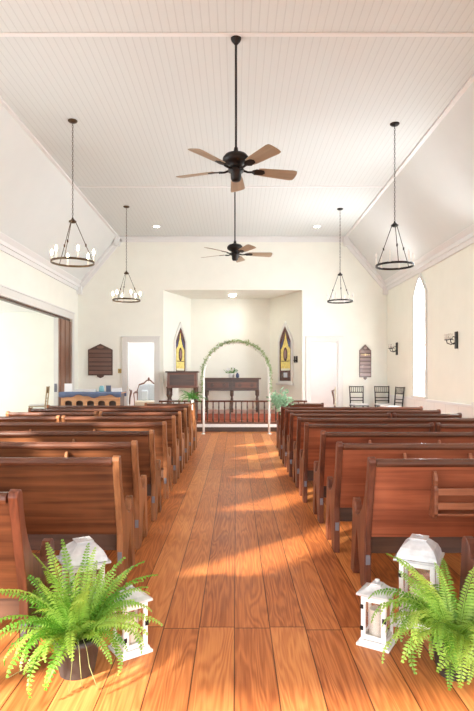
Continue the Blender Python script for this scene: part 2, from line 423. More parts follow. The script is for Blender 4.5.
for i, y in enumerate(sorted(LWY, reverse=True)):
    w = MB(); o_ = lancet(WW+.16, WZ0-.02, WZS+.03, WZT+.13, cx=y, bulge=.03); i_ = lancet(WW, WZ0, WZS, WZT, cx=y, bulge=.03)
    n = len(o_); vs = []
    for d in (XL-.001, XL+.03): vs += [(d, p, q) for p, q in o_]+[(d, p, q) for p, q in i_]
    fs = []
    for k in range(n):
        j = (k+1) % n
        fs += [(k, j, n+j, n+k), (2*n+k, 3*n+k, 3*n+j, 2*n+j), (k, 2*n+k, 2*n+j, j), (n+k, n+j, 3*n+j, 3*n+k)]
    w.add(vs, fs); w.box(XL, XL+.07, y-WW/2-.1, y+WW/2+.1, WZ0-.05, WZ0)
    wo = struct('window_%d' % (i+8), w, M['casing'], 'pointed lancet window of the left wall nearer the entrance')
    MB().prism(i_, XL-.098, XL-.09, YZ).build('pane', M['glass'], wo)
    s_ = MB(); s_.box(XL-.11, XL-.08, y-.012, y+.012, WZ0, WZT-.03); s_.box(XL-.11, XL-.08, y-WW/2, y+WW/2, 2.1, 2.13)
    s_.build('sash_bar', M['white'], wo)
# side room
mb = MB().box(-10.5, XL-.15, 15.0, 15.15, 0, 3.3); struct('wall_side_room', mb, M['plaster'], 'white far wall of the side room')
mb = MB().box(-10.5, XL-.15, 8.3, 8.4, 0, 3.3); struct('wall_side_room', mb, M['white'], 'near wall of the side room')
mb = MB().box(-10.5, XL-.15, 8.4, 15.15, -.1, .0); mb.box(-10.5, XL-.15, 13.0, 15.15, 0, PZ); struct('floor', mb, M['slope'], 'floor of the side room')
mb = MB().box(-10.5, XL-.15, 8.3, 15.15, 3.15, 3.25); struct('ceiling', mb, M['white'], 'ceiling of the side room')
struct('wall_side_room', MB().box(-10.6, -10.5, 8.3, 15.15, 0, 3.3), M['white'], 'outer wall of the side room')
# altar wall: doors and chancel opening
DL = (-2.97, -2.21); DR = (2.03, 2.78); DZ = 2.33; CHL, CHR, CHZ = -1.98, 1.81, 3.75
mb = MB()
for a, b in ((XL-.15, DL[0]), (DL[1], CHL), (CHR, DR[0]), (DR[1], XR+.15)): mb.box(a, b, YB, YB+.15, 0, 5.3)
mb.box(DL[0], DL[1], YB, YB+.15, DZ, 5.3); mb.box(DR[0], DR[1], YB, YB+.15, DZ, 5.3); mb.box(CHL, CHR, YB, YB+.15, CHZ, 5.3)
struct('wall_altar', mb, M['plaster'], 'cream altar wall with chancel opening and two doorways')
for i, (a, b) in enumerate((DL, DR)):
    mb = MB(); c = .13
    mb.box(a-c, a, YB-.03, YB, PZ, DZ+c); mb.box(b, b+c, YB-.03, YB, PZ, DZ+c); mb.box(a, b, YB-.03, YB, DZ, DZ+c); mb.box(a-c-.02, b+c+.02, YB-.05, YB, DZ+c, DZ+c+.03)
    mb.box(a-.001, a+.02, YB, YB+.15, PZ, DZ); mb.box(b-.02, b+.001, YB, YB+.15, PZ, DZ)
    struct('door_%d' % (i+1), mb, M['casing'], ('cased doorway left of the chancel' if i == 0 else 'cased doorway right of the chancel'), .004)
# chancel niche
BY = 16.75; BL, BR = -1.37, 1.03
def wallstrip(p, q, z0, z1, t, out):
    p, q = Vector((*p, 0)), Vector((*q, 0)); n = Vector(out).normalized()*t
    m = MB(); vs = [p, q, q+n, p+n]
    m.add([(v.x, v.y, z0) for v in vs]+[(v.x, v.y, z1) for v in vs], [(0, 1, 2, 3), (4, 5, 6, 7), (0, 1, 5, 4), (1, 2, 6, 5), (2, 3, 7, 6), (3, 0, 4, 7)])
    return m
struct('wall_chancel_left', wallstrip((CHL, YB+.15), (BL, BY), PZ, CHZ+.05, .1, (-1, .3, 0)), M['plaster'], 'canted left wall of the chancel')
struct('wall_chancel_right', wallstrip((CHR, YB+.15), (BR, BY), PZ, CHZ+.05, .1, (1, .3, 0)), M['plaster2'], 'canted right wall of the chancel')
struct('wall_chancel_back', MB().box(BL-.15, BR+.15, BY, BY+.1, PZ, CHZ+.05), M['plaster'], 'back wall of the chancel')
struct('ceiling', MB().box(CHL-.1, CHR+.1, YB+.15, BY+.1, CHZ, CHZ+.1), M['plaster'], 'low ceiling of the chancel')
# vestry rooms behind the doors (lit by added fill lights below closed ceilings)
mb = MB().box(-4.6, -1.6, 18.4, 18.5, 0, 4); mb.box(-4.6, -4.5, YB+.15, 18.5, 0, 4); struct('wall_vestry_left', mb, M['white'], 'white walls of the room behind the left door')
mb = MB().box(1.4, 4.6, 18.4, 18.5, 0, 4); mb.box(4.5, 4.6, YB+.15, 18.5, 0, 4); struct('wall_vestry_right', mb, M['white'], 'white walls of the room behind the right door')
struct('ceiling', MB().box(-4.6, -1.6, YB+.15, 18.5, 4, 4.1), M['white'], 'ceiling of the room behind the left door')
struct('ceiling', MB().box(1.4, 4.6, YB+.15, 18.5, 4, 4.1), M['white'], 'ceiling of the room behind the right door')
# rear wall: unseen; full-width opening below, its height shaped to steer the sun
RZ = 2.62
mb = MB().box(XL-.15, XR+.15, YR-.15, YR, RZ, 5.3); struct('wall_rear', mb, M['plaster'], 'rear wall above a full-width opening shaped for light')
# stained glass windows on the canted walls
def stained(name, t, p, q, label, side):
    p, q = Vector((*p, 0)), Vector((*q, 0)); d = (q-p).normalized()
    c = p+(q-p)*t; n = Vector((d.y, -d.x, 0))
    if n.y > 0: n = -n
    ang = math.atan2(d.y, d.x)
    if d.cross(Vector((0, 0, 1))).dot(n) < 0: ang += PI
    root = bpy.data.objects.new(name, None); C.objects.link(root)
    root.location = (c.x, c.y, 0); root.rotation_euler = (0, 0, ang)
    root['kind'] = 'structure'; root['label'] = label; root['category'] = 'window'
    # local: x along wall, -y into room
    W = .64
    def ringmb(w1, a1, w2, a2, y0, y1):
        o_ = lancet(w1, *a1, bulge=.02); i_ = lancet(w2, *a2, bulge=.02); n_ = len(o_); m = MB(); vs = []
        for dd in (y0, y1): vs += [(x, dd, z) for x, z in o_]+[(x, dd, z) for x, z in i_]
        fs = []
        for k in range(n_):
            j = (k+1) % n_
            fs += [(k, j, n_+j, n_+k), (2*n_+k, 3*n_+k, 3*n_+j, 2*n_+j), (k, 2*n_+k, 2*n_+j, j), (n_+k, n_+j, 3*n_+j, 3*n_+k)]
        return m.add(vs, fs)
    m = ringmb(W+.16, (1.20, 2.42, 2.98), W, (1.26, 2.40, 2.84), -.04, .02)
    m.box(-W/2-.14, W/2+.14, -.07, .02, 1.14, 1.20)
    m.build('frame', M['casing'], root, .004)
    g = MB(); g.prism(lancet(W, 1.26, 2.40, 2.84, bulge=.02), -.012, -.004, XZ)
    g.cur = 1; g.prism(lancet(W*.80, 1.58, 2.16, 2.66, bulge=-.05), -.018, -.012, XZ)
    g.cur = 2
    for sx in (-1, 1): g.prism([(sx*.16, 2.26), (sx*.26, 2.2), (sx*.26, 2.34), (sx*.12, 2.5)], -.02, -.012, XZ)
    g.cur = 0; g.prism([(.11*math.cos(w), 2.03+.20*math.sin(w)) for w in [2*PI*k/20 for k in range(20)]], -.024, -.018, XZ)
    g.cur = 3; g.prism([(.06*math.cos(w), 2.03+.13*math.sin(w)) for w in [2*PI*k/20 for k in range(20)]], -.028, -.024, XZ)
    g.cur = 4; g.box(-W*.36, W*.36, -.024, -.012, 1.56, 1.62)
    g.cur = 0; g.box(-W*.36, W*.36, -.022, -.018, 1.82, 1.84)
    if side > 0: g.cur = 5; g.box(-.10, .10, -.02, -.012, 1.36, 1.50)
    g.build('stained_glass', [M['maroon'], M['yellow'], M['indigo'], M['rose'], M['cream_glass'], M['paleglass']], root)
stained('window_6', .56, (CHL, YB+.15), (BL, BY), 'yellow stained lancet window on the left chancel wall', -1)
stained('window_7', .47, (CHR, YB+.15), (BR, BY), 'yellow stained lancet window on the right chancel wall', 1)

# ------------------------------------------------------------------ pews
PROF = [(0, 0), (0, .36), (-.125, .845), (-.135, .875), (-.125, .898), (-.10, .908), (-.074, .900), (-.062, .878),
        (-.050, .81), (-.025, .72), (.01, .64), (.055, .57), (.105, .52), (.16, .482), (.215, .459), (.256, .456), (.276, .472), (.279, .498),
        (.289, .526), (.310, .547), (.338, .553), (.362, .545), (.379, .522), (.384, .49), (.388, .40), (.405, .27), (.445, 0),
        (.345, 0), (.262, .29), (.24, .345), (.218, .29), (.12, 0)]
TE = .045
ORD = ['first', 'second', 'third', 'fourth', 'fifth', 'sixth', 'seventh', 'eighth', 'ninth']
cache = {}
def shared(key, fn, name, mat, parent, bevel=0):
    if key in cache:
        o = cache[key].copy(); o.name = name; C.objects.link(o); o.parent = parent; return o
    o = fn().build(name, mat, parent, bevel); cache[key] = o; return o
def make_pew(x, y, L, label, red, rack=None, group='church pews', ends=None):
    root = thing('church_pew', label, 'pew', (x, y, 0), 0, group)
    em = M['pew_end_red' if red else 'pew_end']; bm_ = M['pew_red' if red else 'pew_brown']; k = 'r' if red else 'b'
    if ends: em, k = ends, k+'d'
    for i, x0 in enumerate((0, L-TE)):
        e = shared(('end', k), lambda: MB().prism(PROF, 0, TE, YZ), 'end_panel', em, root, .006); e.location.x = x0
        p = shared(('plate',), lambda: MB().box(.008, TE-.008, -.004, .02, .18, .245), 'metal_plate', M['greymetal'], root, .002)
        p.location.x = x0; p['label'] = 'small grey metal plate'
    def back():
        m = MB(); m.prism([(.012, .36), (-.108, .85), (-.08, .85), (.042, .36)], TE, L-TE, YZ); return m
    shared(('back', k, round(L, 2)), back, 'backrest', bm_, root, .003)
    def rail():
        m = MB()
        prof = [(-.135, .845), (-.142, .865), (-.135, .885), (-.115, .895), (-.085, .892), (-.07, .875), (-.072, .85)]
        m.prism(prof, TE, L-TE, YZ); return m
    shared(('rail', round(L, 2)), rail, 'top_rail', M['rail'], root, .004)
    def seat():
        m = MB(); m.prism([(.035, .40), (.40, .425), (.402, .453), (.03, .43)], TE, L-TE, YZ); return m
    shared(('seat', k, round(L, 2)), seat, 'seat', bm_, root, .004)
    shared(('apron', round(L, 2)), lambda: MB().box(TE, L-TE, .07, .10, .235, .402), 'apron', M['dark_wood'], root)  # seat support board; its dark wood carries the shade under the seat
    if rack:
        a, b = rack
        hr = MB()
        for z in (.69, .60): hr.box(a, b, -.152, -.136, z-.022, z+.022)
        hr.prism([(-.045, .535), (-.14, .535), (-.14, .55), (-.045, .55)], a, b, YZ)
        h = hr.build('hymnal_rack', M['rack'] if red else bm_, root, .003)
        for q in (a-.022, b):
            MB().prism([(-.036, .52), (-.112, .82), (-.128, .815), (-.150, .765), (-.138, .725), (-.15, .70), (-.15, .55), (-.12, .52)], q, q+.022, YZ).build('bracket', M['rack'] if red else em, h, .003)
    return root
rows_R = [(3.62, .846), (4.42, .79), (5.29, .80), (6.15, .755), (6.96, .765), (7.72, .75), (8.5, .75), (9.3, .75)]
rows_L = [(3.68, .755), (4.50, .79), (5.37, .785), (6.33, .79), (7.22, .785), (8.03, .79), (8.88, .79), (9.73, .79)]
rackR = {0: (.43, .96), 1: (.54, 1.03), 2: (.47, 1.1)}
for i, (y, x) in enumerate(rows_R):
    split = {3: 2.17, 5: 2.14}.get(i); end = 3.12
    lab = 'dark reddish pew right of the aisle, %s full row from the camera' % ORD[i]
    if split:
        make_pew(x, y, split-x, lab + ', aisle part', True); make_pew(split+.03, y, end-split-.03, lab+', outer part', True)
    else: make_pew(x, y, end-x, lab, True, rackR.get(i))
rackL = {1: None, 2: (.62, 1.1)}
for i, (y, x) in enumerate(rows_L):
    split = {4: 2.25, 5: 1.97}.get(i); end = 3.31
    lab = 'brown pew left of the aisle, %s full row from the camera' % ORD[i]
    if split:
        make_pew(-split, y, split-x, lab+', aisle part', False); make_pew(-end, y, end-split-.03, lab+', outer part', False)
    else: make_pew(-end, y, end-x, lab, False, {1: (.95, 1.95), 2: (.9, 1.75), 3: (1.0, 1.7)}.get(i))
make_pew(-3.55, 2.62, 3.55-.99, 'wooden pew cut by the left edge, nearest the camera behind the left fern', False, ends=M['pew_end_red'])  # darker end material stands in for shade on this pew
make_pew(1.245, 2.66, 2.2, 'wooden pew cut by the right edge, nearest the camera behind the right fern', True)
make_pew(-1.72, 10.45, .95, 'short front bench left of the aisle holding a dark fern bunch', False)
make_pew(.80, 10.45, .85, 'short front bench right of the aisle holding a pale green bouquet', True)

# ------------------------------------------------------------------ lanterns
def make_lantern(label, loc, rz, big, group):
    r = thing('lantern', label, 'lantern', (*loc, 0), rz, group)
    if big: w, h, zb, eave, top = .195, .375, .03, .25, .49
    else: w, h, zb, eave, top = .135, .265, .025, .175, .315
    a = w/2; b = eave/2; p = .018 if big else .016
    m = MB(); m.box(-b, b, -b, b, 0, zb*.6); m.box(-b+.012, b-.012, -b+.012, b-.012, zb*.6, zb+.008); m.build('base', M['lantern'], r, .003)
    m = MB()
    for sx in (-1, 1):
        for sy in (-1, 1): m.box(min(sx*a, sx*(a-p)), max(sx*a, sx*(a-p)), min(sy*a, sy*(a-p)), max(sy*a, sy*(a-p)), zb, h)
    for z0, z1 in ((zb, zb+.03), (h-.03, h)):
        m.box(-a+p, a-p, a-p, a, z0, z1); m.box(-a, -a+p, -a+p, a-p, z0, z1); m.box(a-p, a, -a+p, a-p, z0, z1)
    m.build('frame', M['lantern'], r, .002)
    for sgn in ((-1, 0), (1, 0), (0, 1)):
        m = MB()
        if sgn[0]: m.box(sgn[0]*(a-.010)-.001, sgn[0]*(a-.010)+.001, -a+p, a-p, zb+.03, h-.03)
        else: m.box(-a+p, a-p, a-.011, a-.009, zb+.03, h-.03)
        m.build('glass_pane', M['glass'], r)
    # door on the -y face
    d = MB(); f = .022; y0, y1 = -a-.004, -a+.010; z0, z1 = zb+.012, h-.006
    d.box(-a+.004, -a+.004+f, y0, y1, z0, z1); d.box(a-.004-f, a-.004, y0, y1, z0, z1)
    d.box(-a+.004+f, a-.004-f, y0, y1, z0, z0+f*1.1); d.box(-a+.004+f, a-.004-f, y0, y1, z1-f*1.1, z1)
    do = d.build('door', M['lantern'], r, .0015)
    MB().box(-a+.004+f, a-.004-f, -a+.002, -a+.004, z0+f, z1-f).build('pane', M['glass'], do)
    for zz in (z0+.25*(z1-z0), z0+.76*(z1-z0)):
        MB().box(-a-.001, -a+.016, -a-.008, -a-.003, zz-.011, zz+.011).build('hinge', M['black'], do)
    zz = z0+.52*(z1-z0)
    m = MB(); m.box(a-.018, a+.001, -a-.009, -a-.003, zz-.012, zz+.012); m.tube([(a-.012, -a-.008, zz), (a-.012, -a-.016, zz)], .005, 8); m.build('latch', M['black'], do)
    # roof
    m = MB(); m.box(-b, b, -b, b, h, h+.012)
    prof = ([(b-.014, h+.012), (b-.019, h+.038), (b-.034, h+.068), (b-.060, h+.092), (.046, h+.106), (.042, h+.114)] if big
            else [(b-.002, h+.012), (b-.03, h+.024), (.034, h+.044), (.030, h+.050)])
    vs = []; fs = []
    for q, z in prof: vs += [(-q, -q, z), (q, -q, z), (q, q, z), (-q, q, z)]
    for i in range(len(prof)-1):
        for k in range(4): fs.append((i*4+k, i*4+(k+1) % 4, i*4+4+(k+1) % 4, i*4+4+k))
    fs.append((0, 1, 2, 3)); n = len(prof)*4; fs.append((n-4, n-3, n-2, n-1)); m.add(vs, fs)
    m.build('roof', M['lantern_roof'], r, .002)['label'] = 'whitewashed grey roof'
    zt = prof[-1][1]
    m = MB()
    if big: m.box(-.048, .048, -.048, .048, zt, zt+.006); m.tube([(-.02, 0, zt+.004), (-.016, 0, zt+.014), (0, 0, zt+.018), (.016, 0, zt+.014), (.02, 0, zt+.004)], .0035, 6)
    else: m.box(-.026, .026, -.026, .026, zt, zt+.005); m.lathe([(.006, 0), (.006, .006), (.013, .010), (.013, .018), (.005, .022)], (0, 0, zt+.005), 12)
    m.build('handle', M['lantern_roof'], r)
    return r
gl = 'white lanterns beside the aisle'
LN = [((-.55, 2.86), R(36), 0, 'small white wooden lantern on the left, in front of the taller one', 'ivory candle inside the small left lantern'),
      ((-.87, 3.13), R(30), 1, 'tall white lantern with domed roof on the left, half hidden by fern', 'ivory candle inside the tall left lantern'),
      ((.755, 2.94), R(-32), 0, 'small white wooden lantern on the right beside the front pew end', 'ivory candle inside the small right lantern'),
      ((1.06, 3.18), R(-27), 1, 'tall white lantern with domed roof on the right, behind fern fronds', 'ivory candle inside the tall right lantern')]
for (loc, rz, big, lab, cl) in LN:
    make_lantern(lab, loc, rz, big, gl)
    k = .05 if big else .042; hh = .17 if big else .15; z = .038 if big else .033
    c = MB().lathe([(k*.95, 0), (k, .006), (k, hh-.006), (k*.9, hh), (k*.3, hh-.004)], (0, 0, 0), 20)
    c.tube([(0, 0, hh-.006), (.002, 0, hh+.012)], .0015, 6)
    o = c.build('pillar_candle', M['candle']); o.location = (*loc, z); tag(o, cl, 'candle', 'candles in the lanterns')

# ------------------------------------------------------------------ ferns
def frond_mesh(L, droop, lift, npin=26, wmax=.062, tw=0.0):
    """one fern frond growing along +x from the origin"""
    m = MB(); pts = []
    ang = lift; p = Vector((0, 0, 0)); N = 16
    for i in range(N+1):
        pts.append(p.copy()); t = i/N
        p = p+Vector((math.cos(ang), 0, math.sin(ang)))*(L/N); ang -= droop*(0.35+1.3*t)/N
    m.tube(pts, [.0030*(1-.7*i/N) for i in range(N+1)], 5)
    def at(t):
        f = t*N; i = min(int(f), N-1); return pts[i].lerp(pts[i+1], f-i), (pts[i+1]-pts[i]).normalized()
    for k in range(npin):
        t = .10+.90*(k+.5)/npin
        c, d = at(t); w = wmax*(min(1, (t-.02)/.22)**.7)*(max(0.0, 1-t)**.62)*1.22+.004
        nrm = Vector((-d.z, 0, d.x))
        for sy in (-1, 1):
            side = (Vector((0, sy, 0))+d*.22+nrm*random.uniform(-.42, .10)).normalized()
            ww = L*.9/npin*.46; l = w*random.uniform(.9, 1.1)
            a = c; e = c+side*l+nrm*(-.12*l)
            mid = c+side*l*.5+nrm*.004; b1 = c+side*l*.12
            m.add([b1-d*ww*.75, b1+d*ww*.75, mid+d*ww*.9, e+d*ww*.1, mid-d*ww*.7, mid], [(0, 1, 2, 5), (0, 5, 4), (5, 2, 3), (4, 5, 3)])
    return m
def make_fern(label, loc, rz, seed, runners, styles, n):
    rr = random.Random(seed)
    root = thing('potted_fern', label, 'fern', (*loc, 0), rz, 'potted ferns beside the aisle')
    m = MB().lathe([(.078, 0), (.082, .004), (.108, .150), (.116, .155), (.116, .182), (.106, .182), (.100, .15)], (0, 0, 0), 28)
    m.build('pot', M['pot'], root)
    MB().lathe([(.02, .13), (.1, .145), (.095, .16), (.03, .168)], (0, 0, 0), 20).build('soil', M['soil'], root)
    protos = [(frond_mesh(L, dr, li, npin, wm), L) for (L, dr, li, npin, wm) in styles]
    objs = [p[0].build('frond', M['fern'], root) for p in protos]
    for i in range(n):
        k = i % len(objs)
        o = objs[k] if i < len(objs) else objs[k].copy()
        if i >= len(objs): C.objects.link(o); o.parent = root
        a = i*2.39996+rr.uniform(-.3, .3); q = rr.uniform(.78, 1.12)
        o.location = (.035*math.cos(a), .035*math.sin(a), .165); o.rotation_euler = (rr.uniform(-.5, .5), rr.uniform(-.15, .15), a); o.scale = (q, q, q)
    for (a, x, dz) in runners:
        pts = [(.05*math.cos(a), .05*math.sin(a), .17), (.10*math.cos(a), .10*math.sin(a), .205), (.14*math.cos(a+x*.3), .14*math.sin(a+x*.3), .17), (.152*math.cos(a+x*.6), .152*math.sin(a+x*.6), .09), ((.16+dz)*math.cos(a+x), (.16+dz)*math.sin(a+x), .006)]
        MB().tube(pts, .0018, 5).build('runner', M['runner'], root)
    return root
make_fern('leafy green fern in a dark pot on the left of the aisle', (-.765, 2.65), 0, 3, [(R(-60), .2, .05), (R(-80), -.1, .02), (R(-72), .1, .0), (R(-150), -.3, .16)],
          ((.44, 1.3, R(66), 25, .046), (.46, 1.0, R(76), 26, .046), (.40, 2.1, R(50), 23, .044), (.45, 1.9, R(58), 25, .046), (.38, 1.7, R(36), 23, .042), (.42, 2.5, R(50), 24, .044), (.46, .8, R(83), 26, .044), (.38, 2.5, R(36), 22, .044), (.28, 1.2, R(62), 18, .04)), 90)
make_fern('leafy green fern at the right edge in front of the tall lantern', (1.05, 2.64), 1.1, 9, [],
          ((.44, 2.3, R(52), 26, .052), (.46, 2.6, R(62), 27, .052), (.42, 2.2, R(34), 25, .055), (.44, 2.9, R(58), 26, .055), (.40, 2.0, R(26), 24, .052), (.45, 1.1, R(74), 26, .050), (.38, 2.8, R(44), 23, .055), (.30, 1.4, R(58), 19, .045)), 88)

# ------------------------------------------------------------------ chandeliers
def make_chandelier(label, x, y, zr, lit, dia):
    root = thing('chandelier', label, 'chandelier', (x, y, ZC), 0, 'ring chandeliers')
    metal = M['bronze'] if lit else M['black']; zr = zr-ZC; R_ = dia/2; zh = zr+.60
    MB().lathe([(.07, 0), (.07, -.012), (.05, -.028), (.012, -.036)], (0, 0, 0), 20).build('canopy', metal, root)
    m = MB(); z = -.034; k = 0
    while z > zh+.06:
        pts = []
        for i in range(10):
            w = 2*PI*i/10; u, v = .010*math.cos(w), .022*math.sin(w)
            pts.append((u, 0, z-.02+v) if k % 2 else (0, u, z-.02+v))
        m.tube(pts, .0032, 5, closed=True); z -= .036; k += 1
    m.build('chain', metal, root)
    MB().lathe([(.008, .07), (.012, .05), (.03, .03), (.04, .018), (.055, .012), (.055, -.008), (.02, -.02)], (0, 0, zh), 18).build('hub', metal, root)
    # flat band ring
    m = MB(); S = 48; vs = []; fs = []
    for i in range(S):
        w = 2*PI*i/S; c, s = math.cos(w), math.sin(w)
        for rr_, zz in ((R_, -.016), (R_, .016), (R_-.008, .016), (R_-.008, -.016)): vs.append((rr_*c, rr_*s, zr+zz))
    for i in range(S):
        j = (i+1) % S
        for k in range(4): fs.append((i*4+k, j*4+k, j*4+(k+1) % 4, i*4+(k+1) % 4))
    m.add(vs, fs); m.build('ring', metal, root)
    for i in range(3):
        w = R(25)+2*PI*i/3; c, s = math.cos(w), math.sin(w)
        m = MB(); p0 = Vector((.045*c, .045*s, zh)); p1 = Vector(((R_-.004)*c, (R_-.004)*s, zr))
        m.tube([p0, p1], .0055, 6); q = p0.lerp(p1, .55); m.tube([q-Vector((0, 0, .02)), q+Vector((0, 0, .02))], .012, 8)
        m.build('rod', metal, root)
    for i in range(6):
        w = R(0)+2*PI*i/6; c, s = (R_-.004)*math.cos(w), (R_-.004)*math.sin(w)
        cn = MB().lathe([(.020, .012), (.024, .018), (.012, .022), (.011, .105), (.008, .107)], (c, s, zr), 10).build('candle_sleeve', M['sleeve'], root)
        MB().lathe([(.006, .105), (.016, .125), (.019, .145), (.012, .172), (.002, .196)], (c, s, zr), 10).build('bulb', M['bulb'] if lit else M['bulb_off'], cn)
    return root
make_chandelier('nearer lit ring chandelier on the left with six glowing bulbs', -2.42, 8.15, 3.10, True, .63)
make_chandelier('farther lit ring chandelier on the left, above the left doorway', -2.45, 12.3, 3.10, True, .62)
make_chandelier('nearer unlit black ring chandelier on the right', 2.38, 8.25, 3.07, False, .56)
make_chandelier('farther unlit black ring chandelier on the right, above the right doorway', 2.36, 12.47, 3.10, False, .58)

# ------------------------------------------------------------------ ceiling fans
def make_fan(label, y, a0, x=0.0):
    root = thing('ceiling_fan', label, 'fan', (x, y, ZC), 0, 'ceiling fans over the aisle'); zb = 3.72-ZC
    MB().lathe([(.058, 0), (.060, -.018), (.052, -.04), (.03, -.068), (.016, -.085)], (0, 0, 0), 24).build('canopy', M['black'], root)
    MB().tube([(0, 0, -.08), (0, 0, zb+.20)], .0125, 10).build('downrod', M['black'], root)
    MB().lathe([(.02, .25), (.028, .20), (.06, .185), (.12, .165), (.148, .13), (.150, .10), (.12, .07), (.07, .05), (.065, .02), (.09, .005), (.09, -.02), (.06, -.035), (.058, -.10), (.045, -.125), (.01, -.13)], (0, 0, zb), 32).build('motor_housing', M['black'], root)
    first = None; BS = 1.07
    for k in range(5):
        a = R(a0+72*k)
        if first is None:
            # blade along +x, pitched
            pr = [(.24, -.055), (.30, -.066), (.62, -.086), (.655, -.078), (.668, -.04), (.668, .04), (.655, .078), (.62, .086), (.30, .066), (.24, .055)]
            ca, sa = math.cos(R(-14)), math.sin(R(-14))
            f = lambda p, q, d: (p, q*ca-d*sa, q*sa+d*ca)
            b = MB().prism(pr, 0, .007, f).build('blade', M['blade'], root, .002)
            iron = MB(); iron.tube([(.07, 0, .0), (.13, 0, -.012), (.19, 0, -.006)], [.014, .011, .013], 8)
            iron.prism([(.175, -.02), (.215, -.048), (.30, -.035), (.32, 0), (.30, .035), (.215, .048), (.175, .02)], -.006, 0, f)
            ib = iron.build('blade_bracket', M['black'], b); first = b
        else:
            b = copy_tree(first, root)
        b.location = (0, 0, zb); b.rotation_euler = (0, 0, a); b.scale = (BS, BS, BS)
    return root
make_fan('nearer ceiling fan with five wooden blades on a long black rod', 6.14, 88)
make_fan('farther small-looking ceiling fan below and behind the nearer one', 10.4, 80, -.02)
for x, lab in ((-2.02, 'round recessed ceiling light above the left side of the altar wall'), (2.05, 'round recessed ceiling light above the right side of the altar wall')):
    r = thing('recessed_light', lab, 'ceiling light', (x, 13.95, ZC), 0, 'recessed ceiling lights')
    MB().lathe([(.10, 0), (.10, -.008), (.075, -.010), (.072, -.004)], (0, 0, 0), 24).build('trim_ring', M['white'], r)
    MB().lathe([(.07, -.005), (.07, -.009), (.02, -.011)], (0, 0, 0), 20).build('lens', M['can'], r)

r = thing('flush_light', 'small white flush ceiling light in the chancel', 'ceiling light', (-.10, 15.75, CHZ))
MB().lathe([(.13, 0), (.13, -.02), (.115, -.025), (.1, -.02)], (0, 0, 0), 24).build('rim', M['white'], r)
MB().lathe([(.11, -.022), (.10, -.05), (.06, -.075), (.01, -.085)], (0, 0, 0), 24).build('dome', M['can'], r)
# ------------------------------------------------------------------ wedding arch + garland
AY, AW, AH = 13.3, .80, 2.22
def arc(rad, top, n=28, z0=0.0):
    zc = top-rad; pts = [(-rad, 0, z0), (-rad, 0, zc*.33), (-rad, 0, zc*.66)]
    for i in range(n+1):
        w = PI-PI*i/n; pts.append((rad*math.cos(w), 0, zc+rad*math.sin(w)))
    return pts+[(rad, 0, zc*.66), (rad, 0, zc*.33), (rad, 0, z0)]
root = thing('wedding_arch', 'white arch before the altar rail, trimmed with a green garland', 'arch', (.01, AY, 0))
for dy in (0, .34):
    MB().tube([(x, dy, z) for x, y, z in arc(AW, AH)], .018, 8).build('hoop', M['arch'], root)
for sx in (-1, 1):
    for z in (.04, .5, .95): MB().tube([(sx*AW, 0, z), (sx*AW, .34, z)], .008, 6).build('rung', M['arch'], root)
    MB().lathe([(.05, 0), (.05, .012), (.02, .025)], (sx*AW, 0, 0), 14).build('foot', M['arch'], root)
rr = random.Random(5); g = MB(); zc = AH-AW
def leaf(m, p, d, n, l, w):
    d.normalize(); s = d.cross(n)
    if s.length < 1e-3: s = Vector((1, 0, 0))
    s.normalize(); n = s.cross(d)
    m.add([p, p+d*l*.45+s*w-n*w*.25, p+d*l, p+d*l*.45-s*w-n*w*.25, p+d*l*.5+n*w*.1], [(0, 1, 4), (1, 2, 4), (2, 3, 4), (3, 0, 4)])
vine = []
for i in range(61):
    w = R(-24)+R(228)*i/60; r_ = AW+.03
    z = zc+r_*math.sin(w) if 0 <= w <= PI else zc+r_*math.sin(w)*1.2
    x = r_*math.cos(w) if 0 <= w <= PI else (r_ if w < 0 or w > 2*PI else -r_)
    vine.append(Vector((x, -.03, z)))
g.tube(vine, .004, 5)
for i in range(1000):
    f = rr.random(); k = min(int(f*60), 59); p = vine[k].lerp(vine[k+1], rr.random())
    dens = .4+.6*math.sin(PI*min(1, max(0, f)))**.8
    if rr.random() > dens: continue
    d = Vector((rr.uniform(-1, 1), rr.uniform(-1, .6), rr.uniform(-1, 1)))
    p = p+Vector((rr.gauss(0, .018), rr.gauss(0, .018), rr.gauss(0, .018)))*dens
    leaf(g, p, d, Vector((rr.uniform(-1, 1), rr.uniform(-1, 1), 1)), rr.uniform(.04, .07)*(.65+.5*dens), rr.uniform(.011, .017))
go = g.build('garland', M['garland']); go.location = (.01, AY, 0)
tag(go, 'thin green leaf garland wound over the white arch', 'garland')

# bunches on the front benches
def bunch(label, x, y, z, mat, n, spread, ln, seed, frondy):
    root = thing('greenery_bunch', label, 'bouquet', (x, y, z), 0, 'green bunches at the front benches')
    q = random.Random(seed); m = MB()
    if frondy:
        for i in range(n):
            a = q.uniform(0, 2*PI); f = frond_mesh(q.uniform(.22, .34), q.uniform(1.2, 2.4), q.uniform(.3, 1.2), 14, .05)
            M_ = Matrix.Rotation(a, 4, 'Z'); m.add([M_ @ Vector(v) for v in f.v], f.f)
    else:
        for i in range(n):
            p = Vector((q.gauss(0, spread), q.gauss(0, spread*.6), q.gauss(0, spread)))
            leaf(m, p, Vector((q.uniform(-1, 1), q.uniform(-1, 1), q.uniform(-1, 1))), Vector((q.uniform(-1, 1), q.uniform(-1, 1), .5)), q.uniform(ln*.6, ln), ln*.22)
    m.build('leaves', mat, root)
    m = MB().tube([(0, 0, -.02), (0, 0, -.06)], [.025, .032], 10)
    m.box(-.01, .01, -.055, -.045, -.20, -.1); m.build('ribbon', M['ribbon'], root)
bunch('dark green fern bunch on the end of the left front bench', -.81, 10.26, .98, M['fern2'], 22, .1, .1, 2, True)
bunch('pale green leafy bouquet on the end of the right front bench', .82, 10.26, .95, M['euca'], 260, .085, .10, 4, False)

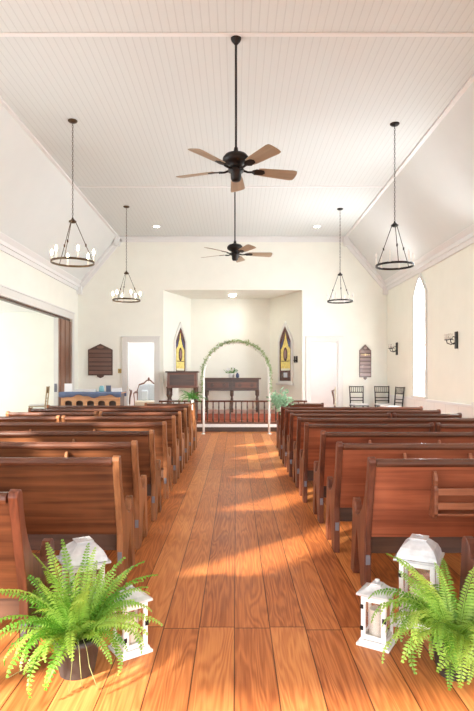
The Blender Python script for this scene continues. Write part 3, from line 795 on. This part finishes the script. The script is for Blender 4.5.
# ------------------------------------------------------------------ altar rail
root = thing('altar_rail', 'low wooden altar rail with turned balusters on the white-edged platform', 'railing', (0, PY+.09, PZ))
m = MB().prism([(-.045, .555), (-.05, .575), (-.035, .595), (.035, .595), (.05, .575), (.045, .555)], -1.95, 1.80, YZ); m.build('top_rail', M['rail'], root, .004)
MB().box(-1.95, 1.80, -.03, .03, .0, .045).build('bottom_rail', M['mid_wood'], root, .004)
BP = MB().lathe([(.016, .045), (.016, .09), (.026, .12), (.018, .16), (.022, .28), (.014, .36), (.021, .42), (.016, .46), (.016, .556)], (0, 0, 0), 10)
b0 = None
for i in range(26):
    x = -1.88+i*.1445
    o = BP.build('baluster', M['dark_wood'], root) if b0 is None else b0.copy()
    if b0 is None: b0 = o
    else: C.objects.link(o)
    o.location = (x, 0, 0)
# communion table
def turned_leg(h, r=.04):
    return [(r*.9, 0), (r*.7, .03), (r*.55, .06), (r, .12*h), (r*.6, .2*h), (r*.95, .42*h), (r*.8, .62*h), (r*.5, .7*h), (r*1.1, .78*h), (r*1.1, h)]
root = thing('communion_table', 'dark carved table behind the altar rail with flowers on top', 'table', (-.115, 15.7, CZ))
MB().box(-.82, .82, -.27, .27, .93, .97).build('tabletop', M['dark_wood'], root, .01)
m = MB().box(-.76, .76, -.23, .23, .61, .93); m.box(-.76, .76, -.245, -.23, .88, .93); m.box(-.76, .76, -.245, -.23, .61, .65); m.box(-.025, .025, -.25, -.23, .61, .93)
ap = m.build('apron', M['dark_wood'], root, .005)
for sx in (-1, 1):
    MB().box(sx*.39-.30, sx*.39+.30, -.242, -.23, .69, .84).build('carved_panel', M['mid_wood'], ap, .006)
    for k in (-1, 1):
        x = sx*.39+k*.17
        m = MB(); n = 16
        for j, (r0, d0) in enumerate(((.052, .012), (.03, .02))):
            m.prism([(x+r0*math.cos(2*PI*i/n), .765+r0*math.sin(2*PI*i/n)) for i in range(n)], -.242-d0, -.24, XZ)
        m.build('rosette', M['dark_wood'], ap)
for x in (-.72, 0, .72):
    for y in (-.19, .19): MB().lathe(turned_leg(.61, .045), (x, y, 0), 14).build('leg', M['dark_wood'], root)
# flowers on the table
root = thing('flower_arrangement', 'white flowers and leaves on top of the carved table', 'flowers', (-.13, 15.62, CZ+.97))
MB().lathe([(.05, 0), (.075, .03), (.08, .10), (.06, .12), (.05, .11)], (0, 0, 0), 16).build('bowl', M['paper'], root)
q = random.Random(8); m = MB()
for i in range(60): leaf(m, Vector((q.gauss(0, .05), q.gauss(0, .04), .13+abs(q.gauss(0, .04)))), Vector((q.uniform(-1, 1), q.uniform(-1, 1), q.uniform(-.2, 1))), Vector((0, 0, 1)), .12, .03)
m.build('leaves', M['fern2'], root)
for i in range(9):
    p = Vector((q.gauss(0, .07), q.uniform(-.08, .02), .18+q.uniform(0, .10))); m = MB()
    for k in range(8):
        a = 2*PI*k/8; leaf(m, p, Vector((math.cos(a), -.4, math.sin(a))), Vector((0, -1, 0)), .055, .02)
    m.build('blossom', M['cream_glass'] if i % 3 == 0 else M['ribbon'], root)
o = MB().lathe([(.03, 0), (.05, .02), (.05, .09), (.025, .12), (.03, .14)], (0, 0, 0), 14).build('vase', M['navy']); o.location = (.04, 15.5, CZ+.97)
tag(o, 'small dark blue vase beside the white flowers on the carved table', 'vase')
# pulpit stand on the left
root = thing('pulpit_stand', 'dark wooden lectern stand with turned legs below the left stained window', 'lectern', (-1.42, 14.66, PZ))
MB().box(-.43, .43, -.28, .28, 1.30, 1.34).build('top', M['dark_wood'], root, .008)
m = MB().box(-.39, .39, -.24, .24, .90, 1.30); m.box(-.41, .41, -.26, .26, .90, .93); m.build('case', M['mid_wood'], root, .006)
MB().box(-.32, .32, -.252, -.24, .97, 1.25).build('panel', M['dark_wood'], root, .004)
for x in (-.35, .35):
    for y in (-.2, .2): MB().lathe(turned_leg(.90, .05), (x, y, 0), 14).build('leg', M['dark_wood'], root)

# ------------------------------------------------------------------ memorial boards, switch, sconces
def board(label, u0, u1, z0, z1, zp, rows, mats, gold):
    w = (u1-u0)/2; r = thing('memorial_board', label, 'board', ((u0+u1)/2, YB-.0305, 0), 0, 'memorial boards on the altar wall')
    a = w
    MB().prism([(-a, z0), (-a*.30, z0), (-a*.25, z0-.04), (0, z0-.075), (a*.25, z0-.04), (a*.30, z0), (a, z0), (a, z1), (0, zp), (-a, z1)], 0, .03, XZ).build('backboard', mats[0], r, .004)
    h = (z1-z0)/rows
    for k in range(rows):
        s = MB().box(-a*.9, a*.9, -.014, 0, z0+k*h+.035, z0+(k+1)*h).build('slat', mats[1], r, .003)
    m = MB(); n = 18
    m.prism([(w*.28*math.cos(2*PI*i/n), z1+(zp-z1)*.42+(zp-z1)*.25*math.sin(2*PI*i/n)) for i in range(n)], -.012, 0, XZ); m.build('crest', mats[1], r)
    if gold:
        m = MB()
        for k in range(5): m.box(-a*.66+k*a*.3, -a*.5+k*a*.3, -.017, -.013, z0+(rows-2)*h+.075, z0+(rows-2)*h+.105)
        m.prism([(.03*math.cos(2*PI*i/n), z0+(rows-2)*h+.09+.03*math.sin(2*PI*i/n)) for i in range(n)], -.018, -.013, XZ)
        m.build('gilt_mark', M['gold'], r)
board('wide dark wooden memorial board with slats, left of the left doorway', -4.03, -3.36, 1.42, 2.12, 2.28, 6, (M['plaque'], M['slat']), False)
board('narrow wooden memorial board with pinkish slats, right of the right doorway', 3.36, 3.68, 1.37, 2.10, 2.26, 7, (M['plaque'], M['slat2']), True)
r = thing('light_switch', 'small brass switch plate between the memorial board and left doorway', 'switch', (-3.17, YB, 1.54))
MB().box(-.045, .045, -.012, 0, -.06, .06).build('plate', M['brass'], r, .004); MB().box(-.01, .01, -.026, -.012, -.015, .02).build('toggle', M['black'], r)
d = (Vector((BR, BY, 0))-Vector((CHR, YB+.15, 0))).normalized(); nrm = Vector((-abs(d.y), -abs(d.x), 0)); ang = math.atan2(nrm.y, nrm.x)
for t, lab in ((.13, 'black wall hook nearer the doorway, beside the right stained window'), (.19, 'black wall hook nearer the right stained window')):
    p = Vector((CHR, YB+.15, 0)).lerp(Vector((BR, BY, 0)), t)
    r = thing('wall_hook', lab, 'hook', (p.x, p.y, 1.87), ang, 'black hooks on the chancel wall')
    MB().box(0, .03, -.022, .022, -.09, .09).build('plate', M['black'], r, .003); MB().tube([(.02, 0, -.03), (.045, 0, -.045), (.05, 0, -.02)], .008, 6).build('prong', M['black'], r)
def sconce(label, y, z):
    r = thing('wall_sconce', label, 'sconce', (XR, y, z), 0, 'black sconces on the right wall')
    MB().box(-.03, 0, -.055, .055, -.16, .16).build('backplate', M['black'], r, .01)
    for sy in (-1, 1):
        a = MB().tube([(-.02, sy*.03, -.04), (-.09, sy*.06, -.08), (-.15, sy*.09, -.05), (-.16, sy*.10, 0)], .009, 8)
        a.lathe([(.012, 0), (.045, .008), (.04, .016), (.015, .02)], (-.16, sy*.10, 0), 14)
        ao = a.build('arm', M['black'], r)
        MB().lathe([(.018, .016), (.018, .10), (.008, .104)], (-.16, sy*.10, 0), 10).build('candle', M['sleeve'], ao)
        MB().lathe([(.035, .016), (.05, .06), (.042, .12), (.038, .12), (.045, .06), (.03, .018)], (-.16, sy*.10, 0), 14).build('glass_cup', M['glass'], ao)
    MB().tube([(-.02, 0, .04), (-.07, 0, .07), (-.10, 0, .03), (-.07, 0, 0)], .008, 8).build('scroll', M['black'], r)
sconce('black iron candle sconce at the right, nearer than the lancet window', 10.25, 2.08)
sconce('black iron candle sconce beyond the lancet window, near the far corner', 14.05, 2.10)

# ------------------------------------------------------------------ cabinet with blue cloth on the left
root = thing('wooden_cabinet', 'honey wood cabinet with blue cloth on top, left of the altar', 'cabinet', (-3.36, 12.95, 0))
m = MB().box(-.68, .68, -.26, -.22, .88, 1.0); m.box(-.68, .68, -.26, -.22, 0, .30); n = 5
for k in range(6):
    x = -.68+k*(1.36-.09)/5; m.box(x, x+.09, -.26, -.22, .30, .88)
for k in range(5):
    x0 = -.68+.09+k*(1.27)/5; w_ = 1.27/5-.09; pts = [(x0, .88), (x0, .79)]
    for i in range(9): a = PI-PI*i/8; pts.append((x0+w_/2+w_/2*math.cos(a), .79+.05*math.sin(a)))
    pts += [(x0+w_, .79), (x0+w_, .88)]
    m.prism(pts, -.259, -.221, XZ)
m.build('back_frame', M['oak'], root, .003)
m = MB().box(-.68, -.63, -.22, .26, 0, 1.0); m.box(.63, .68, -.22, .26, 0, 1.0); m.box(-.63, .63, -.10, -.07, 0, 1.0); m.box(-.63, .63, -.07, .26, 0, .95)
m.build('case', M['dark_wood'], root, .003)
MB().box(-.71, .71, -.29, .29, 1.0, 1.025).build('top', M['oak'], root, .006)
# blue cloth draped over it
m = MB(); nx = 40; vs = []; fs = []
rowsY = [(-.300, .0), (-.300, .045), (-.296, .075), (0, .078), (.296, .075), (.300, .03)]
for j, (yy, zz) in enumerate(rowsY):
    for i in range(nx+1):
        x = -.72+1.44*i/nx; drop = (.085+.03*math.sin(i*.35)+.012*math.sin(i*.9)) if j in (0, 5) else 0
        z = (1.027 if j in (2, 3, 4) else 1.02)-drop+(.004 if j == 3 else 0)
        if j == 1: z = 1.018
        vs.append((x, yy-.003*math.sin(i*.8) if j == 0 else yy, z))
for j in range(5):
    for i in range(nx): k = j*(nx+1)+i; fs.append((k, k+1, k+nx+2, k+nx+1))
m.add(vs, fs, True); o = m.build('blue_cloth', M['bluecloth']); o.location = (-3.36, 12.95, .004)
sm = o.modifiers.new('thick', 'SOLIDIFY'); sm.thickness = .004; sm.offset = 1
tag(o, 'slate blue cloth draped over the honey wood cabinet', 'cloth')
Z0 = 1.038
def small(name, mb, mat, loc, rz, label, cat, bevel=0, group=None):
    o = mb.build(name, mat, None, bevel); o.location = loc; o.rotation_euler = (0, 0, rz); return tag(o, label, cat, group)
small('card_holder', MB().prism([(0, 0), (.06, .19), (.066, .19), (.03, .012), (.10, 0)], -.09, .09, YZ), M['paper'], (-3.93, 12.9, Z0), .3, 'white card standing at the left end of the blue cloth', 'card')
m = MB()
for k in range(5): m.box(-.13+.004*k, .12-.003*k, -.09+.002*k, .09, .012*k, .012*k+.010)
small('paper_stack', m, M['paper'], (-3.39, 12.85, Z0), .0, 'low stack of white papers in the middle of the blue cloth', 'papers')
small('paper_tray', MB().box(-.14, .14, -.1, .1, 0, .025).box(-.14, .14, .09, .1, .025, .06), M['paper'], (-3.68, 12.98, Z0), 0, 'shallow white tray on the blue cloth beside the standing card', 'tray', .004)
small('jar', MB().lathe([(.05, 0), (.062, .02), (.06, .10), (.045, .125), (.045, .14)], (0, 0, 0), 16), M['teal'], (-3.14, 12.85, Z0), 0, 'teal jar on the blue cloth', 'jar')
small('navy_box', MB().box(-.055, .055, -.05, .05, 0, .13).box(-.06, .06, -.055, .055, .13, .145), M['navy'], (-2.99, 12.9, Z0), .2, 'dark blue box on the blue cloth next to the teal jar', 'box', .004)
m = MB()
for k in range(4): m.box(-.11, .11-.004*k, -.08, .08, .022*k, .022*k+.02)
small('book_stack', m, M['paper'], (-2.79, 12.9, Z0), .1, 'stack of pale books at the right end of the blue cloth', 'books', .002)

# ------------------------------------------------------------------ chairs
def make_chair(label, loc, rz, mat, group, z=PZ):
    r = thing('banquet_chair', label, 'chair', (*loc, z), rz, group)
    for sx in (-1, 1):
        MB().tube([(sx*.19, -.20, 0), (sx*.185, -.19, .44)], [.014, .018], 8).build('leg', mat, r)
        MB().tube([(sx*.175, .22, 0), (sx*.17, .19, .44), (sx*.185, .24, .95)], [.014, .018, .014], 8).build('leg', mat, r)
    m = MB()
    for z_ in (.56, .64, .78, .93): y = .19+.05*(z_-.44)/.51; m.tube([(-.178, y, z_), (.178, y, z_)], .011, 8)
    for k in range(6):
        x = -.13+k*.052; m.tube([(x, .223, .78), (x, .238, .93)], .007, 6)
    m.build('backrest', mat, r)
    m = MB()
    for z_ in (.15, .26): m.tube([(-.185, -.195, z_), (.185, -.195, z_)], .008, 6); m.tube([(-.17, .2, z_), (.17, .2, z_)], .008, 6)
    for sx in (-1, 1): m.tube([(sx*.187, -.195, .2), (sx*.172, .205, .2)], .008, 6)
    m.build('stretcher', mat, r)
    MB().box(-.205, .205, -.215, .21, .425, .45).build('seat', mat, r, .008)
    MB().box(-.195, .195, -.205, .17, .45, .49).build('cushion', M['cushion'], r, .016)['label'] = 'white seat cushion'
gc = 'chairs on the right of the altar platform'
make_chair('black chair with white cushion, leftmost by the right memorial board', (3.23, 14.45), R(4), M['black'], gc)
make_chair('black chair with white cushion, second from the right doorway', (3.86, 14.42), R(-6), M['black'], gc)
make_chair('black chair with white cushion turned sideways nearest the right wall', (3.80, 13.45), R(-74), M['black'], gc)
M['chair_gold'] = wood('light_chair_wood', (.42, .30, .17), (.58, .44, .28), 'z', .45)
make_chair('light wood chair with white seat seen through the left opening', (-5.10, 14.2), R(-80), M['chair_gold'], 'chair in the side room')

# folding door stack at the jamb of the left opening
root = thing('folding_door', 'brown folding door stacked at the far side of the left opening', 'door', (XL-.055, 13.35, 0))
for k in range(6):
    a = R(12) if k % 2 else R(-12); w_ = .10
    y = .09+k*.175
    p = MB().box(-.045+(.012 if k % 2 else 0), .05+(.012 if k % 2 else 0), y-.085, y+.085, .012, 2.82).build('panel', M['fold'], root, .006)
MB().box(-.05, .055, -.035, .003, .012, 2.82).build('lead_post', M['casing'], root, .004)['label'] = 'pale leading edge of the door'
m = MB().box(-.03, .03, -.05, -.034, 1.02, 1.22); m.tube([(0, -.045, 1.12), (.03, -.09, 1.12)], .01, 8); m.build('latch', M['greymetal'], root)

# furniture in the vestries
root = thing('upholstered_chair', 'pale blue upholstered chair with carved wooden crest seen through the left doorway', 'chair', (-2.70, 16.75, PZ), 0); root.scale = (.56, 1, 1)
MB().box(-.62, .62, -.30, .30, .28, .46).build('seat', M['cream_up'], root, .04)
pts = [(-.58, .46), (.58, .46), (.60, .75), (.50, .92), (.25, .96), (0, .98), (-.25, .96), (-.50, .92), (-.60, .75)]
MB().prism(pts, .22, .32, XZ).build('backrest', M['settee'], root, .03)
m = MB().tube([(-.62, .27, .46), (-.64, .27, .75), (-.53, .27, .94), (-.26, .27, .985), (-.13, .27, 1.06), (0, .27, 1.10), (.13, .27, 1.06), (.26, .27, .985), (.53, .27, .94), (.64, .27, .75), (.62, .27, .46)], .024, 10)
m.lathe([(.005, -.05), (.05, 0), (.06, .04), (.03, .07), (.005, .09)], (0, .27, 1.09), 12); m.build('crest', M['mid_wood'], root)
for sx in (-1, 1):
    MB().tube([(sx*.60, .25, .70), (sx*.66, .0, .72), (sx*.67, -.22, .68), (sx*.62, -.28, .55), (sx*.60, -.28, .30)], [.022, .03, .032, .022, .025], 10).build('arm', M['mid_wood'], root)
    for y in (-.26, .26): MB().tube([(sx*.56, y, .30), (sx*.60, y*1.05, .16), (sx*.57, y, .0)], [.032, .022, .018], 8).build('leg', M['mid_wood'], root)
MB().box(-.35, .02, -.02, .18, .46, .78).build('cushion', M['settee'], root, .05)
def armchair(label, loc, rz):
    root = thing('armchair', label, 'armchair', (*loc, PZ), rz, 'armchairs in the rooms behind the altar wall')
    MB().box(-.27, .27, -.26, .28, .34, .46).build('seat', M['cream_up'], root, .03)
    MB().prism([(-.25, .46), (.25, .46), (.27, .85), (.12, 1.0), (-.12, 1.0), (-.27, .85)], .22, .29, XZ).build('backrest', M['cream_up'], root, .02)
    for sx in (-1, 1):
        MB().tube([(sx*.27, .24, .80), (sx*.31, .05, .76), (sx*.32, -.18, .78), (sx*.31, -.24, .72), (sx*.28, -.18, .58), (sx*.27, -.24, .40)], [.02, .025, .03, .03, .022, .024], 10).build('arm', M['mid_wood'], root)
        for y in (-.24, .26): MB().tube([(sx*.25, y, .36), (sx*.27, y*1.06, .18), (sx*.25, y*1.02, 0)], [.03, .02, .016], 8).build('leg', M['mid_wood'], root)
armchair('armchair with curved dark wood arm in the left doorway, beside the pale blue chair', (-3.36, 15.95), R(10))
armchair('armchair with curved dark wood arm in the right doorway', (3.12, 15.95), R(-10))

# ------------------------------------------------------------------ light
w = bpy.data.worlds.new('World'); bpy.context.scene.world = w; w.use_nodes = True
wt = w.node_tree; bg = wt.nodes['Background']; bg.inputs[1].default_value = 1.0
tc = wt.nodes.new('ShaderNodeTexCoord'); sx_ = wt.nodes.new('ShaderNodeSeparateXYZ'); rp = wt.nodes.new('ShaderNodeValToRGB')
mr = wt.nodes.new('ShaderNodeMapRange'); mr.inputs['From Min'].default_value = -1; mr.inputs['From Max'].default_value = 1
wt.links.new(tc.outputs['Generated'], sx_.inputs[0]); wt.links.new(sx_.outputs['Z'], mr.inputs['Value']); wt.links.new(mr.outputs[0], rp.inputs['Fac']); wt.links.new(rp.outputs['Color'], bg.inputs['Color'])
rp.color_ramp.elements[0].position = .44; rp.color_ramp.elements[0].color = (.8, .81, .78, 1)      # ground outside
rp.color_ramp.elements[1].position = .53; rp.color_ramp.elements[1].color = (3.25, 3.42, 3.6, 1)      # bright overcast sky
sd = bpy.data.lights.new('sun', 'SUN'); sd.energy = 10.0; sd.angle = R(2); sd.color = (1, .92, .80)
so = bpy.data.objects.new('sun', sd); C.objects.link(so)
so.rotation_euler = Vector((1, 1, -.45*1.414)).normalized().to_track_quat('-Z', 'Y').to_euler(); so.location = (-8, -8, 10)
def area_light(name, loc, direction, sx, sy, power, col=(.94, .985, 1.03)):
    """soft daylight added as fill; also serves the chancel lamp"""
    l = bpy.data.lights.new(name, 'AREA'); l.shape = 'RECTANGLE'; l.size = sx; l.size_y = sy; l.energy = power; l.color = col
    o = bpy.data.objects.new(name, l); C.objects.link(o); o.location = loc
    o.rotation_euler = Vector(direction).to_track_quat('-Z', 'Y').to_euler(); return o
for y, pw, up in ((WY[0], 185, .30), (WY[1], 150, .08)): area_light('window_fill', (XR+.3, y, 2.2), (-1, .2, up), .8, 2.4, pw)  # added fill outside the right windows, tilted up to lift the ceiling
area_light('chancel_lamp', (-.10, 15.75, CHZ-.12), (0, 0, -1), .3, .3, 5.5, (1, .95, .86))
for y in LWY[:2]: area_light('window_fill', (XL-.4, y, 2.2), (1, .6, -.05), .8, 2.4, 65)  # added fill outside the unseen left windows
area_light('side_room_fill', (-10.3, 11.8, 1.8), (1, 0, 0), 5.5, 2.4, 120, (1, .97, .92))  # added fill in front of the closed outer wall, no window behind
area_light('vestry_fill', (-3.0, 16.9, 3.9), (0, 0, -1), 2, 2, 15); area_light('vestry_fill', (3.0, 16.9, 3.9), (0, 0, -1), 2, 2, 15)  # added fill hung under the closed vestry ceilings

# ------------------------------------------------------------------ camera
cd = bpy.data.cameras.new('camera'); cam = bpy.data.objects.new('camera', cd); C.objects.link(cam)
cam.location = (0, 0, 1.43); cam.rotation_euler = (R(90), 0, 0)
cd.sensor_width = 36; cd.sensor_fit = 'AUTO'; cd.lens = 550/711*36; cd.shift_x = 1/711; cd.shift_y = 19.5/711
cd.clip_start = .05; cd.clip_end = 200
sc = bpy.context.scene; sc.camera = cam; sc.cycles.caustics_reflective = False; sc.cycles.caustics_refractive = False
vs_ = sc.view_settings; vs_.view_transform = 'Standard'; vs_.look = 'None'; vs_.exposure = 1.06; vs_.gamma = 1; vs_.use_curve_mapping = False
